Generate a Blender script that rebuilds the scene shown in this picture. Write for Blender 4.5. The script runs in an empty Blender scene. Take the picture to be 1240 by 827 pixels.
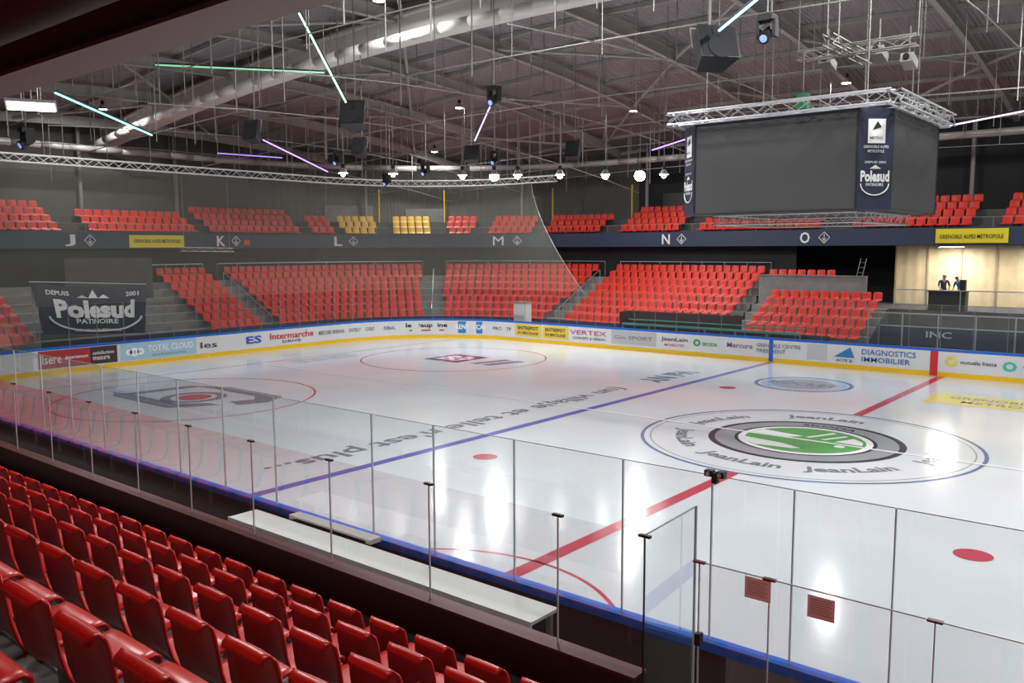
import bpy, math, random
import numpy as np
from mathutils import Vector, Matrix
random.seed(4)
scene=bpy.context.scene
scene.view_settings.view_transform='Standard'
scene.view_settings.look='None'
LF=.74

# ------------------------------------------------------------------ materials
def mat(name,col,rough=.6,metal=0,emit=None,es=0,noise=0,nscale=5,bump=0,alpha=None,spec=.5,stripes=None):
    m=bpy.data.materials.new(name); m.use_nodes=True
    nt=m.node_tree; b=nt.nodes['Principled BSDF']
    c=(*col,1)
    b.inputs['Base Color'].default_value=c
    b.inputs['Roughness'].default_value=rough
    b.inputs['Metallic'].default_value=metal
    b.inputs['Specular IOR Level'].default_value=spec
    if emit: 
        b.inputs['Emission Color'].default_value=(*emit,1); b.inputs['Emission Strength'].default_value=es
    tc=nt.nodes.new('ShaderNodeTexCoord')
    if noise:
        n=nt.nodes.new('ShaderNodeTexNoise'); n.inputs['Scale'].default_value=nscale; n.inputs['Detail'].default_value=5
        nt.links.new(tc.outputs['Object'],n.inputs['Vector'])
        r=nt.nodes.new('ShaderNodeValToRGB')
        r.color_ramp.elements[0].position=.3; r.color_ramp.elements[1].position=.7
        r.color_ramp.elements[0].color=(*[x*(1-noise) for x in col],1)
        r.color_ramp.elements[1].color=(*[min(1,x*(1+noise)) for x in col],1)
        nt.links.new(n.outputs['Fac'],r.inputs['Fac']); nt.links.new(r.outputs['Color'],b.inputs['Base Color'])
        if bump:
            bp=nt.nodes.new('ShaderNodeBump'); bp.inputs['Strength'].default_value=bump; bp.inputs['Distance'].default_value=.02
            nt.links.new(n.outputs['Fac'],bp.inputs['Height']); nt.links.new(bp.outputs['Normal'],b.inputs['Normal'])
    if stripes:
        w=nt.nodes.new('ShaderNodeTexWave'); w.bands_direction=stripes[0]; w.inputs['Scale'].default_value=stripes[1]
        w.inputs['Distortion'].default_value=0
        nt.links.new(tc.outputs['Object'],w.inputs['Vector'])
        bp=nt.nodes.new('ShaderNodeBump'); bp.inputs['Strength'].default_value=stripes[2]; bp.inputs['Distance'].default_value=.08
        nt.links.new(w.outputs['Fac'],bp.inputs['Height']); nt.links.new(bp.outputs['Normal'],b.inputs['Normal'])
    return m
def glass_mat(name,tint=(.93,.95,.95),gloss=.06,haze=.03,hazecol=(.8,.85,.85)):
    m=bpy.data.materials.new(name); m.use_nodes=True; nt=m.node_tree; nt.nodes.clear()
    o=nt.nodes.new('ShaderNodeOutputMaterial'); t=nt.nodes.new('ShaderNodeBsdfTransparent'); t.inputs[0].default_value=(*tint,1)
    g=nt.nodes.new('ShaderNodeBsdfGlossy'); g.inputs['Roughness'].default_value=.02
    d=nt.nodes.new('ShaderNodeBsdfDiffuse'); d.inputs[0].default_value=(*hazecol,1)
    f=nt.nodes.new('ShaderNodeFresnel'); f.inputs['IOR'].default_value=1.45
    mx=nt.nodes.new('ShaderNodeMixShader'); mx2=nt.nodes.new('ShaderNodeMixShader')
    mu=nt.nodes.new('ShaderNodeMath'); mu.operation='MULTIPLY'; mu.inputs[1].default_value=gloss/.04
    nt.links.new(f.outputs[0],mu.inputs[0]); nt.links.new(mu.outputs[0],mx.inputs[0])
    nt.links.new(t.outputs[0],mx.inputs[1]); nt.links.new(g.outputs[0],mx.inputs[2])
    mx2.inputs[0].default_value=haze
    nt.links.new(mx.outputs[0],mx2.inputs[1]); nt.links.new(d.outputs[0],mx2.inputs[2]); nt.links.new(mx2.outputs[0],o.inputs[0])
    return m
def net_mat():
    m=bpy.data.materials.new('net_mesh'); m.use_nodes=True; nt=m.node_tree; nt.nodes.clear()
    o=nt.nodes.new('ShaderNodeOutputMaterial'); t=nt.nodes.new('ShaderNodeBsdfTransparent')
    d=nt.nodes.new('ShaderNodeBsdfDiffuse'); d.inputs[0].default_value=(.55,.56,.48,1)
    mx=nt.nodes.new('ShaderNodeMixShader'); mx.inputs[0].default_value=.13
    nt.links.new(t.outputs[0],mx.inputs[1]); nt.links.new(d.outputs[0],mx.inputs[2]); nt.links.new(mx.outputs[0],o.inputs[0])
    return m

M_ice=mat('ice',(.71,.755,.81),.14,noise=.045,nscale=.35,spec=.7)
def ice_paint(n,c): return mat(n,c,.16,spec=.7)
M_red=ice_paint('ice_red',(.55,.07,.11)); M_blue=ice_paint('ice_blue',(.14,.15,.52))
M_igrey=ice_paint('ice_grey',(.22,.24,.3)); M_ilg=ice_paint('ice_lightgrey',(.33,.36,.39)); M_idk=ice_paint('ice_dark',(.05,.06,.08))
M_igreen=ice_paint('ice_green',(.13,.42,.13)); M_ipurple=ice_paint('ice_purple',(.22,.03,.09)); M_iyel=ice_paint('ice_yellow',(.85,.72,.12))
M_iwhite=ice_paint('ice_white',(.95,.96,.98)); M_ilb=ice_paint('ice_pale_blue',(.45,.6,.74)); M_inavy=ice_paint('ice_navy',(.12,.18,.35))
M_bwhite=mat('board_white',(.72,.73,.74),.3); M_bblue=mat('board_blue',(.01,.13,.62),.35); M_byel=mat('board_yellow',(.9,.56,.01),.4)
M_bback=mat('board_back',(.04,.016,.016),.5)
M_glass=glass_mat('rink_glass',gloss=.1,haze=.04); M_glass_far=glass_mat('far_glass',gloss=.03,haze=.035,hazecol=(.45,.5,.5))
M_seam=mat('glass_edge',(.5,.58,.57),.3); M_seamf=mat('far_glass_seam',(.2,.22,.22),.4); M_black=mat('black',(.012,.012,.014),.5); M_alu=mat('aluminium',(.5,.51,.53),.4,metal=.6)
M_seat=mat('seat_red',(.6,.014,.008),.3,noise=.08,nscale=3); M_seatf=mat('seat_red_far',(.62,.025,.01),.45); M_seaty=mat('seat_yellow',(.75,.46,.05),.45)
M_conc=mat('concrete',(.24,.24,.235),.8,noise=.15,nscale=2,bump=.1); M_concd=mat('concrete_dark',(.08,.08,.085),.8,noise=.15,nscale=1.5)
M_mar=mat('maroon_paint',(.055,.009,.008),.35); M_marl=mat('maroon_trim',(.1,.025,.023),.4)
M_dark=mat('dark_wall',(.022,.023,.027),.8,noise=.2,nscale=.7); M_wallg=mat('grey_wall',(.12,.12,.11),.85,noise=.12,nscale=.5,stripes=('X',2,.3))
M_fascia=mat('fascia',(.03,.045,.085),.6); M_white=mat('white_paint',(.8,.8,.8),.5)
M_deck=mat('roof_deck',(.36,.335,.345),.5,stripes=('X',1.6,.9)); M_steel=mat('grey_steel',(.44,.42,.4),.5,metal=.1); M_arch=mat('arch_white',(.88,.86,.82),.5)
M_duct=mat('duct_grey',(.5,.49,.48),.45,metal=.2)
M_rod=mat('galvanised_rod',(.3,.285,.27),.5,metal=.2); M_truss=mat('truss_aluminium',(.46,.46,.47),.45,metal=.3)
M_wood=mat('plywood',(.82,.65,.4),.6,noise=.08,nscale=2,stripes=('X',.6,.3)); M_led=mat('led_screen',(.062,.064,.066),.55,spec=.3)
M_banner=mat('banner_navy',(.014,.018,.045),.6)
M_yel=mat('sign_yellow',(.85,.72,.02),.5); M_teal=mat('bench_teal',(.12,.42,.36),.5)
M_lamp=mat('lamp_glass',(1,1,1),.3,emit=(1,.98,.93),es=30)
def em(n,c,s): return mat(n,c,.4,emit=c,es=s)

# ------------------------------------------------------------------ mesh builder
class MB:
    def __init__(s): s.v=[];s.f=[];s.m=[];s.mats=[]
    def mi(s,m):
        if m not in s.mats: s.mats.append(m)
        return s.mats.index(m)
    def add(s,vs,fs,m):
        o=len(s.v); s.v.extend([tuple(map(float,q)) for q in vs]); k=s.mi(m)
        for f in fs: s.f.append(tuple(i+o for i in f)); s.m.append(k)
    def quad(s,a,b,c,d,m): s.add([a,b,c,d],[(0,1,2,3)],m)
    def box(s,lo,hi,m):
        x0,y0,z0=lo;x1,y1,z1=hi
        s.add([(x0,y0,z0),(x1,y0,z0),(x1,y1,z0),(x0,y1,z0),(x0,y0,z1),(x1,y0,z1),(x1,y1,z1),(x0,y1,z1)],
              [(0,3,2,1),(4,5,6,7),(0,1,5,4),(1,2,6,5),(2,3,7,6),(3,0,4,7)],m)
    def obox(s,c,ax,ay,az,hx,hy,hz,m):
        c=Vector(c);ax=Vector(ax).normalized()*hx;ay=Vector(ay).normalized()*hy;az=Vector(az).normalized()*hz
        P=[c+i*ax+j*ay+k*az for k in(-1,1) for i,j in((-1,-1),(1,-1),(1,1),(-1,1))]
        s.add(P,[(0,3,2,1),(4,5,6,7),(0,1,5,4),(1,2,6,5),(2,3,7,6),(3,0,4,7)],m)
    def tube(s,a,b,r,m,n=6,r2=None,cap=True):
        a=Vector(a);b=Vector(b);d=(b-a)
        if d.length<1e-6:return
        d.normalize(); u=d.orthogonal().normalized(); w=d.cross(u); r2=r if r2 is None else r2
        P=[a+(u*math.cos(2*math.pi*i/n)+w*math.sin(2*math.pi*i/n))*r for i in range(n)]+[b+(u*math.cos(2*math.pi*i/n)+w*math.sin(2*math.pi*i/n))*r2 for i in range(n)]
        F=[(i,(i+1)%n,n+(i+1)%n,n+i) for i in range(n)]
        if cap: F+=[tuple(range(n))[::-1],tuple(range(n,2*n))]
        s.add(P,F,m)
    def sphere(s,c,r,m,n=12,h=8,sz=1):
        c=Vector(c);vs=[];fs=[]
        for i in range(h+1):
            a=math.pi*i/h
            for j in range(n): b=2*math.pi*j/n; vs.append(c+Vector((math.sin(a)*math.cos(b),math.sin(a)*math.sin(b),math.cos(a)*sz))*r)
        for i in range(h):
            for j in range(n): fs.append((i*n+j,(i+1)*n+j,(i+1)*n+(j+1)%n,i*n+(j+1)%n))
        s.add(vs,fs,m)
    def poly(s,pts,r,m,n=8):
        for a,b in zip(pts[:-1],pts[1:]): s.tube(a,b,r,m,n)
    def beam(s,a,b,w,h,m,up=(0,0,1)):
        a=Vector(a);b=Vector(b);d=b-a; u=Vector(up); x=d.cross(u).normalized(); z=x.cross(d).normalized()
        s.obox((a+b)/2,d,x,z,d.length/2,w/2,h/2,m)
    def truss(s,pts,w,m,rc=.025,step=.5):
        pts=[Vector(p) for p in pts]
        for a,b in zip(pts[:-1],pts[1:]):
            d=b-a; x=d.cross(Vector((0,0,1))).normalized()*w/2; z=Vector((0,0,w/2))
            C=[(x+z),(x-z),(-x-z),(-x+z)]
            for c in C: s.tube(a+c,b+c,rc,m,5,cap=False)
            n=max(2,int(d.length/step))
            for k in range(n):
                p=a+d*(k/n);q=a+d*((k+1)/n)
                for i in range(4):
                    c0,c1=(C[i],C[(i+1)%4]) if k%2 else (C[(i+1)%4],C[i])
                    s.tube(p+c0,q+c1,rc*.5,m,4,cap=False)
    def build(s,name,parent=None,smooth=False,loc=None):
        me=bpy.data.meshes.new(name); me.from_pydata(s.v,[],s.f)
        for m in s.mats: me.materials.append(m)
        me.polygons.foreach_set('material_index',s.m)
        if smooth: me.polygons.foreach_set('use_smooth',[True]*len(s.f))
        me.update()
        o=bpy.data.objects.new(name,me); scene.collection.objects.link(o)
        if parent: o.parent=parent
        return o
def empty(name,loc=(0,0,0)):
    o=bpy.data.objects.new(name,None); o.location=loc; scene.collection.objects.link(o); return o
_tc={}
def text(s,bold=0):
    k=(s,bold)
    if k in _tc: return _tc[k]
    c=bpy.data.curves.new('t','FONT'); c.body=s; c.size=1; c.resolution_u=2; c.offset=bold; c.align_x='CENTER'; c.align_y='CENTER'
    o=bpy.data.objects.new('t',c); scene.collection.objects.link(o)
    bpy.context.view_layer.update()
    me=bpy.data.meshes.new_from_object(o.evaluated_get(bpy.context.evaluated_depsgraph_get()))
    vs=[tuple(v.co) for v in me.vertices]; fs=[tuple(p.vertices) for p in me.polygons]
    bpy.data.objects.remove(o); bpy.data.curves.remove(c); bpy.data.meshes.remove(me)
    xs=[v[0] for v in vs];ys=[v[1] for v in vs]
    w=max(xs)-min(xs); h=max(ys)-min(ys); cx=(max(xs)+min(xs))/2; cy=(max(ys)+min(ys))/2
    _tc[k]=([((v[0]-cx)/w,(v[1]-cy)/h) for v in vs],fs); return _tc[k]
def put_text(mb,s,fn,w,h,m,bold=0.01):
    vs,fs=text(s,bold); mb.add([fn(x*w,y*h) for x,y in vs],fs,m)

# ------------------------------------------------------------------ rink path (s along the boards, o outward)
def SP(s,o=0.0,z=0.0):
    if s<=16: return Vector((-30-o,s-8,z))
    if s<=27:
        t=(s-16)/11*math.pi/2; return Vector((-23-(7+o)*math.cos(t),8+(7+o)*math.sin(t),z))
    return Vector((s-50,15+o,z))
def SN(s):
    if s<=16: return Vector((-1,0,0))
    if s<=27:
        t=(s-16)/11*math.pi/2; return Vector((-math.cos(t),math.sin(t),0))
    return Vector((0,1,0))
def ring(o=0.0,n=10):
    pts=[]
    for cx,cy,a0 in [(-23,8,180),(23,8,90),(23,-8,0),(-23,-8,-90)]:
        for i in range(n+1):
            a=math.radians(a0-90*i/n); pts.append((cx+(7+o)*math.cos(a),cy+(7+o)*math.sin(a)))
    return pts
def srange(s0,s1,ds=.55):
    n=max(1,int(math.ceil((s1-s0)/ds))); return [s0+(s1-s0)*i/n for i in range(n+1)]
def strip(mb,s0,s1,o0,z0,o1,z1,m,ds=.55):
    S=srange(s0,s1,ds)
    vs=[];fs=[]
    for s in S: vs+= [SP(s,o0,z0),SP(s,o1,z1)]
    for i in range(len(S)-1): fs.append((2*i,2*i+2,2*i+3,2*i+1))
    mb.add(vs,fs,m)

# ------------------------------------------------------------------ floor, ice
mb=MB(); mb.box((-46,-33,-.3),(40,31,-.02),M_concd); mb.box((4.6,-16.99,-.02),(16,-15.15,-.01),M_conc); mb.build('floor')
mb=MB(); P=ring(0); mb.add([(x,y,0) for x,y in P],[tuple(range(len(P)))[::-1]],M_ice)
ice=mb.build('ice_rink')
mk=MB()
def rect(x0,x1,y0,y1,m,z=.004): mk.quad((x0,y0,z),(x1,y0,z),(x1,y1,z),(x0,y1,z),m)
def annulus(cx,cy,r0,r1,m,z=.004,a0=0,a1=360,n=64):
    vs=[];fs=[]
    for i in range(n+1):
        a=math.radians(a0+(a1-a0)*i/n)
        vs+=[(cx+r0*math.cos(a),cy+r0*math.sin(a),z),(cx+r1*math.cos(a),cy+r1*math.sin(a),z)]
    for i in range(n): fs.append((2*i,2*i+1,2*i+3,2*i+2))
    mk.add(vs,fs,m)
rect(-.15,.15,-15,-4.5,M_red); rect(-.15,.15,4.5,15,M_red)
for x in(-7.3,7.3): rect(x-.15,x+.15,-15,15,M_blue)
for x in(-26,26): rect(x-.03,x+.03,-13.9,13.9,M_red)
rect(-25.9,25.9,-.06,.06,M_iwhite,.014)
for x in(-5.64,5.64):
    for y in(-7,7): annulus(x,y,0,.32,M_red,n=24)
for x in(-20,20):
    for y in(-7,7): annulus(x,y,4.45,4.52,M_red)
annulus(0,-15,2.95,3.02,M_red,a0=0,a1=180)
annulus(0,0,4.4,4.5,M_inavy)
annulus(0,0,4.2,4.24,M_ilg)
# centre logo
def icepoly(pts,m,cx=0,cy=0,sc=1,z=.006): mk.add([(cx+x*sc,cy+y*sc,z) for x,y in pts],[tuple(range(len(pts)))],m)
annulus(0,0,2.42,2.6,M_idk); annulus(0,0,1.85,2.42,M_ilg); annulus(0,0,1.78,1.88,M_idk,.006); annulus(0,0,0,1.78,M_iwhite,.004)
annulus(0,0,0,1.6,M_igreen,.006)
icepoly([(-1.6,.12),(-.5,.1),(-.2,.45),(-.9,.55),(-1.45,.65)],M_iwhite,z=.008)
icepoly([(-1.55,-.55),(-.3,-.75),(.3,-1.05),(.1,-1.2),(-.9,-1.3),(-1.4,-.9)],M_iwhite,z=.008)
icepoly([(-.1,.35),(.02,.35),(.45,1.3),(.33,1.35)],M_iwhite,z=.008)
icepoly([(.35,.3),(.47,.3),(.85,1.1),(.74,1.15)],M_iwhite,z=.008)
icepoly([(.75,.25),(1.5,.2),(1.4,.6),(1.05,.95)],M_iwhite,z=.008)
annulus(1.05,-.25,0,.14,M_iwhite,.01,n=20)
put_text(mk,'SKODA',lambda u,v:((2.13+v)*math.sin(u/2.13),(2.13+v)*math.cos(u/2.13),.008),1.6,.26,M_idk,.02)
for a in (100,160,212,262,310,5):
    up = 1 if 20<a<190 else -1
    t=math.radians(a)
    def fn(u,v,t=t,up=up):
        r=3.35+up*v; tt=t-up*u/3.35; return (r*math.cos(tt),r*math.sin(tt),.006)
    put_text(mk,'JeanLain',fn,2.3,.6,M_igrey,.03)
# slogan text beside left blue line
put_text(mk,"(un village et telle n'est plus...",lambda u,v:(-8.85+v,-3.4-u,.006),15.8,1.0,M_igrey,.02)
put_text(mk,"Val NY",lambda u,v:(-8.85+v,8.2-u,.006),3.6,1.1,M_inavy,.03)
# small far logo
annulus(-3.7,9.6,1.7,1.85,M_inavy); annulus(-3.7,9.6,1.2,1.6,M_ilb); annulus(-3.7,9.6,0,1.2,M_ilg)
put_text(mk,'HOCKEY',lambda u,v:(-3.7+u,9.6+v,.008),2.6,.7,M_inavy)
rect(.9,6.2,8.4,10.7,M_iyel); put_text(mk,'GRENOBLE ALPES',lambda u,v:(3.6+u,9.9+v,.008),4.2,.5,M_igrey); put_text(mk,'METROPOLE',lambda u,v:(3.6+u,9.1+v,.008),3.2,.5,M_igrey)
# far left circle logos
for i in range(2):
    for j in range(2): rect(-21.0+j*1.15,-19.95+j*1.15,5.9+i*1.25,7.0+i*1.25,M_ipurple,.006)
put_text(mk,'B3',lambda u,v:(-19.9+u,7.05+v,.01),1.5,1.5,M_iwhite,.03)
icepoly([(0,0),(.5,0),(1.0,2),(.5,2)],M_igrey,-18.2,6.1); icepoly([(.8,0),(1.3,0),(1.8,2),(1.3,2)],M_inavy,-18.2,6.1)
# near left circle logo (angular emblem)
icepoly([(-3,-1.2),(-2.2,-1.6),(1.6,-1.6),(2.6,-.2),(1.9,-.2),(1.1,-1.0),(-2.2,-1.0)],M_igrey,-20.2,-7)
icepoly([(-2.2,1.4),(-.6,2.2),(2.8,2.2),(3.4,1.2),(3.0,.2),(2.2,.4),(2.5,1.2),(2.0,1.6),(-.8,1.6)],M_igrey,-20.2,-7)
icepoly([(-2.4,-1.0),(-1.9,-1.0),(-1.6,1.5),(-2.2,1.4)],M_igrey,-20.2,-7)
annulus(-19.8,-6.9,0,.62,M_red,.008,n=24); annulus(-19.8,-6.9,.8,1.15,M_igrey,.006)
put_text(mk,'ISERE',lambda u,v:(-25+v,3-u,.006),3.6,1.2,M_ilb,.02)
mk.build('markings',parent=ice)

# ------------------------------------------------------------------ dasher boards
H=1.15
mb=MB()
def ringband(o0,z0,o1,z1,m):
    A=ring(o0);B=ring(o1);n=len(A)
    mb.add([(x,y,z0) for x,y in A]+[(x,y,z1) for x,y in B],[(i,(i+1)%n,n+(i+1)%n,n+i) for i in range(n)],m)
ringband(0,0,0,.2,M_byel); ringband(0,.2,0,H-.1,M_bwhite); ringband(-.015,H-.1,-.015,H,M_bblue)
ringband(-.015,H,.14,H,M_bblue); ringband(.14,H,.14,H-.1,M_bblue); ringband(.12,H-.1,.12,-.02,M_bback)
M_bgrey=mat('board_back_grey',(.2,.17,.16),.5)
mb.quad((4.9,-15.13,-.02),(16,-15.13,-.02),(16,-15.13,H-.1),(4.9,-15.13,H-.1),M_bgrey)
boards=mb.build('dasher_boards')
ads=MB()
def ap(s,v,off=.02): 
    p=SP(s,-off); return (p.x,p.y,v)
def panel(s0,s1,z0,z1,m,off=.012): 
    strip(ads,s0,s1,-off,z0,-off,z1,m)
C={}
def cm(c,r=.4):
    if c not in C: C[c]=mat('ad_%d'%len(C),c,r)
    return C[c]
def adtext(t,s0,s1,zc,h,c,bold=.01):
    sc=(s0+s1)/2; put_text(ads,t,lambda u,v:ap(sc+u,zc+v),(s1-s0),h,cm(c),bold)
DK=(.04,.05,.07);RD=(.6,.03,.03);BL=(.02,.12,.5);GR=(.2,.22,.25)
panel(-.3,2.03,.25,1.02,cm((.4,.03,.03)));adtext('Isere',0,.8,.65,.4,(.85,.85,.85));adtext('departement',.95,1.95,.65,.2,(.85,.85,.85))
panel(2.03,3.25,.25,1.02,cm((.06,.03,.03)));adtext('satisfaction',2.15,3.1,.75,.16,(.8,.8,.8));adtext('mesure',2.15,2.9,.5,.16,(.8,.8,.8))
panel(3.4,7.17,.25,1.02,cm((.4,.6,.72)));adtext('TOTAL CLOUD',4.7,7.0,.72,.3,(.85,.9,.95),.02);adtext('solutions',4.9,6.6,.42,.13,(.2,.3,.4))
for i,(q,r) in enumerate([(3.8,.15),(4.05,.22),(4.35,.17)]): adtext('O',q-r,q+r,.62,2*r,(.9,.93,.96),.1)
adtext('les',7.4,8.3,.62,.3,DK);adtext('ES',9.98,10.9,.65,.4,BL,.03)
adtext('Intermarche',11.42,14.24,.72,.34,RD,.02);adtext('DRIVE',12.2,13.4,.4,.14,DK)
adtext('MERCURE GRENOBLE CENTRE PRESIDENT',14.6,18.4,.66,.22,GR,.02)
adtext('O RENAULT',18.7,20.0,.66,.22,DK);adtext('le Dauphine',20.3,22.8,.74,.34,(.02,.02,.02),.03);panel(20.5,22.6,.42,.5,cm(RD))
panel(23.1,25.5,.3,1.0,cm((.03,.25,.6)));adtext('RENT A CAR',23.3,25.3,.68,.3,(.9,.9,.9),.03)
adtext('PRO BTP',25.7,27,.65,.2,DK)
panel(27.3,29.2,.3,1.0,cm((.8,.58,.05)));adtext('ENTREPOT',27.5,29.0,.78,.2,DK,.03);adtext('DU BRICOLAGE',27.5,29.0,.5,.16,DK,.03)
panel(29.35,31.1,.3,1.0,cm((.8,.58,.05)));adtext('ENTREPOT',29.5,30.9,.78,.2,DK,.03);adtext('DU BRICOLAGE',29.5,30.9,.5,.16,DK,.03)
adtext('VERTEX',31.2,33.6,.75,.24,(.5,.08,.2));adtext('CONCEPT & DESIGN',31.4,33.5,.45,.14,DK);panel(33.9,36.6,.3,1.0,cm((.5,.5,.5)));adtext('Gm SPORT',34.1,36.4,.66,.2,GR)
adtext('JeanLain',36.9,38.4,.72,.26,DK,.01);adtext('MOBILITES',37.1,38.2,.45,.12,RD)
adtext('SKODA',39.2,40.0,.62,.18,(.05,.3,.1),.02);adtext('O',38.7,39.1,.66,.36,(.05,.35,.1),.05)
adtext('Mercure',40.5,41.8,.68,.24,(.3,.1,.25));adtext('GRENOBLE CENTRE',42.0,44.1,.78,.18,GR);adtext('PRESIDENT',42.0,43.4,.52,.18,GR)
panel(44.4,45.3,.3,1.0,cm((.55,.57,.6)))
adtext('DIAGNOSTICS',46.8,49.0,.8,.24,(.04,.15,.4),.01);adtext('IMMOBILIER',46.8,48.8,.48,.22,(.04,.15,.4));
ads.add([ap(45.6,.5),ap(46.5,.5),ap(46.3,.95)],[(0,1,2)],cm((.04,.2,.5)));adtext('ACTE 2i',45.7,46.4,.36,.12,DK)
panel(49.55,49.85,.02,H-.02,cm((.6,.03,.03)))
adtext('O',50.1,50.6,.66,.42,(.75,.72,.1),.06);adtext('mutuelle france',50.7,52.0,.66,.16,DK);adtext('wattou',52.9,54.2,.6,.28,(.05,.5,.35),.01)
adtext('O',52.2,52.7,.62,.4,(.05,.55,.4),.04)
adtext('FESTIVAL',55,58,.66,.3,BL);adtext('ALPES',59,62,.66,.3,RD)
panel(42.6,42.8,.05,1.1,M_bblue,.008)
ads.build('advertising_panels',parent=boards)

# ------------------------------------------------------------------ glass of the rink
gl=MB(); fr=MB()
GT=2.95
def gpane(p0,p1,z0,z1,m,mb_=None):
    (mb_ or gl).quad((p0[0],p0[1],z0),(p1[0],p1[1],z0),(p1[0],p1[1],z1),(p0[0],p0[1],z1),m)
S=srange(0,73,1.22)
for a,b in zip(S[:-1],S[1:]):
    p=SP(a,.06);q=SP(b,.06); gpane(p,q,H,GT,M_glass_far)
    fr.beam((p.x,p.y,H),(p.x,p.y,GT),.016,.025,M_seamf,up=(0,1,0))
    fr.tube((p.x,p.y,GT),(q.x,q.y,GT),.008,M_seamf,4)
A=ring(.06)[11:33]
for a,b in zip(A[:-1],A[1:]): gpane(a,b,H,GT,M_glass_far)
xs=[-22.6+1.5*i for i in range(14)]+[-.71,.55,1.97,3.57,4.67,5.55,6.5,7.6,8.8,10.3,11.8,13.3,14.8,16.3,17.8,19.3,20.8,22.6]
xs=[x for x in xs if not (x> -1.4 and x<-.75)]
for a,b in zip(xs[:-1],xs[1:]):
    gpane((a+.01,-15.06),(b-.01,-15.06),H,GT,M_glass)
for x in xs:
    fr.box((x-.006,-15.075,H),(x+.006,-15.045,GT),M_seam)
for a,b in zip(xs[:-1],xs[1:]): fr.box((a+.01,-15.066,GT-.004),(b-.01,-15.054,GT+.004),M_seam)
A=ring(.06)[33:44]+[(-30.06,-8)]
for a,b in zip(A[:-1],A[1:]): gpane(a,b,H,GT,M_glass)
rg=empty('rink_glass_barrier'); gl.build('glass_panes',parent=rg); fr.build('glass_seams',parent=rg)

# ------------------------------------------------------------------ spectator-side glass barrier with maroon parapet
BY=-17.05
mb=MB(); mb.box((-30,-17.16,-.02),(5.0,-17.0,1.66),M_mar); mb.box((-30,-17.18,1.66),(5.03,-16.98,1.69),M_marl)
mb.box((5.0,-17.16,-.02),(16,-17.0,.35),M_mar)
mb.build('stand_parapet')
gl=MB(); fr=MB()
px=[-2.2-1.5*i for i in range(18)][::-1]+[-.7,.86,2.48,4.14,5.05]
for a,b in zip(px[:-1],px[1:]): gpane((a+.015,BY-.02),(b-.015,BY-.02),1.69,2.92,M_glass)
for x in px:
    fr.box((x-.006,BY-.028,1.69),(x+.006,BY-.012,2.9),M_seam if x<5 else M_black); fr.box((x-.055,BY-.04,2.9),(x+.055,BY,2.922),M_black)
gpane((5.05,BY),(5.0,-16.05),.4,2.92,M_glass); fr.box((4.99,-16.07,.0),(5.01,-16.05,2.92),M_seam); fr.beam((5.05,BY,2.92),(5.0,-16.05,2.92),.012,.012,M_seam)
px2=[5.55,6.14,7.31,8.5,9.7,10.9,12.1,13.3]
for a,b in zip(px2[:-1],px2[1:]):
    gpane((a+.01,BY),(b-.01,BY),.35,2.8,M_glass); fr.box((a+.01,BY-.006,2.796),(b-.01,BY+.006,2.804),M_seam)
for x in px2: 
    fr.box((x-.004,BY-.01,.35),(x+.004,BY+.01,2.8),M_seam); fr.box((x-.05,BY-.02,2.79),(x+.05,BY+.02,2.806),M_marl)
for z in (2.1,1.2): fr.box((5.53,BY-.03,z),(5.58,BY+.03,z+.1),M_black)
sb=empty('spectator_glass_barrier'); gl.build('glass_panes',parent=sb); fr.build('posts_and_caps',parent=sb)
M_paper=mat('notice_paper',(.85,.88,.9),.8); M_ink=mat('notice_ink',(.3,.3,.32),.8)
for x,z,w in((6.05,2.70,.21),(6.54,2.68,.2)):
    mb=MB(); mb.box((x-w/2,BY-.012,z-.085),(x+w/2,BY-.007,z+.085),M_paper)
    for k in range(7): mb.box((x-w*.4,BY-.0135,z+.055-k*.018),(x+w*(.4-.1*(k%2)),BY-.012,z+.060-k*.018),M_ink)
    mb.build('paper_notice',parent=sb)
# scorekeeper table
mb=MB(); mb.box((-3.1,-15.95,1.12),(2.95,-15.45,1.16),M_white); mb.box((-3.1,-15.97,1.08),(2.95,-15.95,1.165),M_white)
for x in(-3,-1.5,0,1.5,2.85):
    mb.box((x-.03,-15.93,-.02),(x+.03,-15.87,1.12),M_alu); mb.box((x-.03,-15.52,-.02),(x+.03,-15.46,1.12),M_alu); mb.box((x-.02,-15.9,.4),(x+.02,-15.5,.44),M_alu)
mb.build('scorekeeper_table')
mb=MB(); mb.box((-2.3,-15.4,1.19),(-.4,-15.2,1.22),M_white); mb.box((-2.3,-15.4,1.152),(-2.2,-15.2,1.19),M_white); mb.box((-.5,-15.4,1.152),(-.4,-15.2,1.19),M_white); mb.build('table_shelf')
for x in (-1.8,.4,1.9):
    mb=MB()
    for sx in(-.2,.2):
        mb.poly([(x+sx,-16.75,.0),(x+sx,-16.35,.45),(x+sx,-16.3,.46)],.012,M_alu,6)
        mb.poly([(x+sx,-16.3,-.0),(x+sx,-16.72,.46),(x+sx,-16.8,.88)],.012,M_alu,6)
    mb.box((x-.2,-16.7,.44),(x+.2,-16.3,.47),M_black); mb.obox((x,-16.78,.75),(1,0,0),(0,.15,.98),(0,.98,-.15),.2,.11,.012,M_black)
    mb.build('folding_chair')
for x,y,z in((4.7,-15.06,GT),(-21.5,-15.06,GT)):
    mb=MB(); mb.box((x-.03,y-.03,z-.08),(x+.03,y+.03,z+.03),M_black)
    for d in(-.065,.065):
        mb.obox((x+d,y,z+.02),(1,.1*d,0),(0,1,0),(0,0,1),.045,.04,.032,M_black); mb.tube((x+d,y-.04,z+.02),(x+d,y-.055,z+.02),.022,M_alu,12)
    mb.build('goal_camera')

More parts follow.
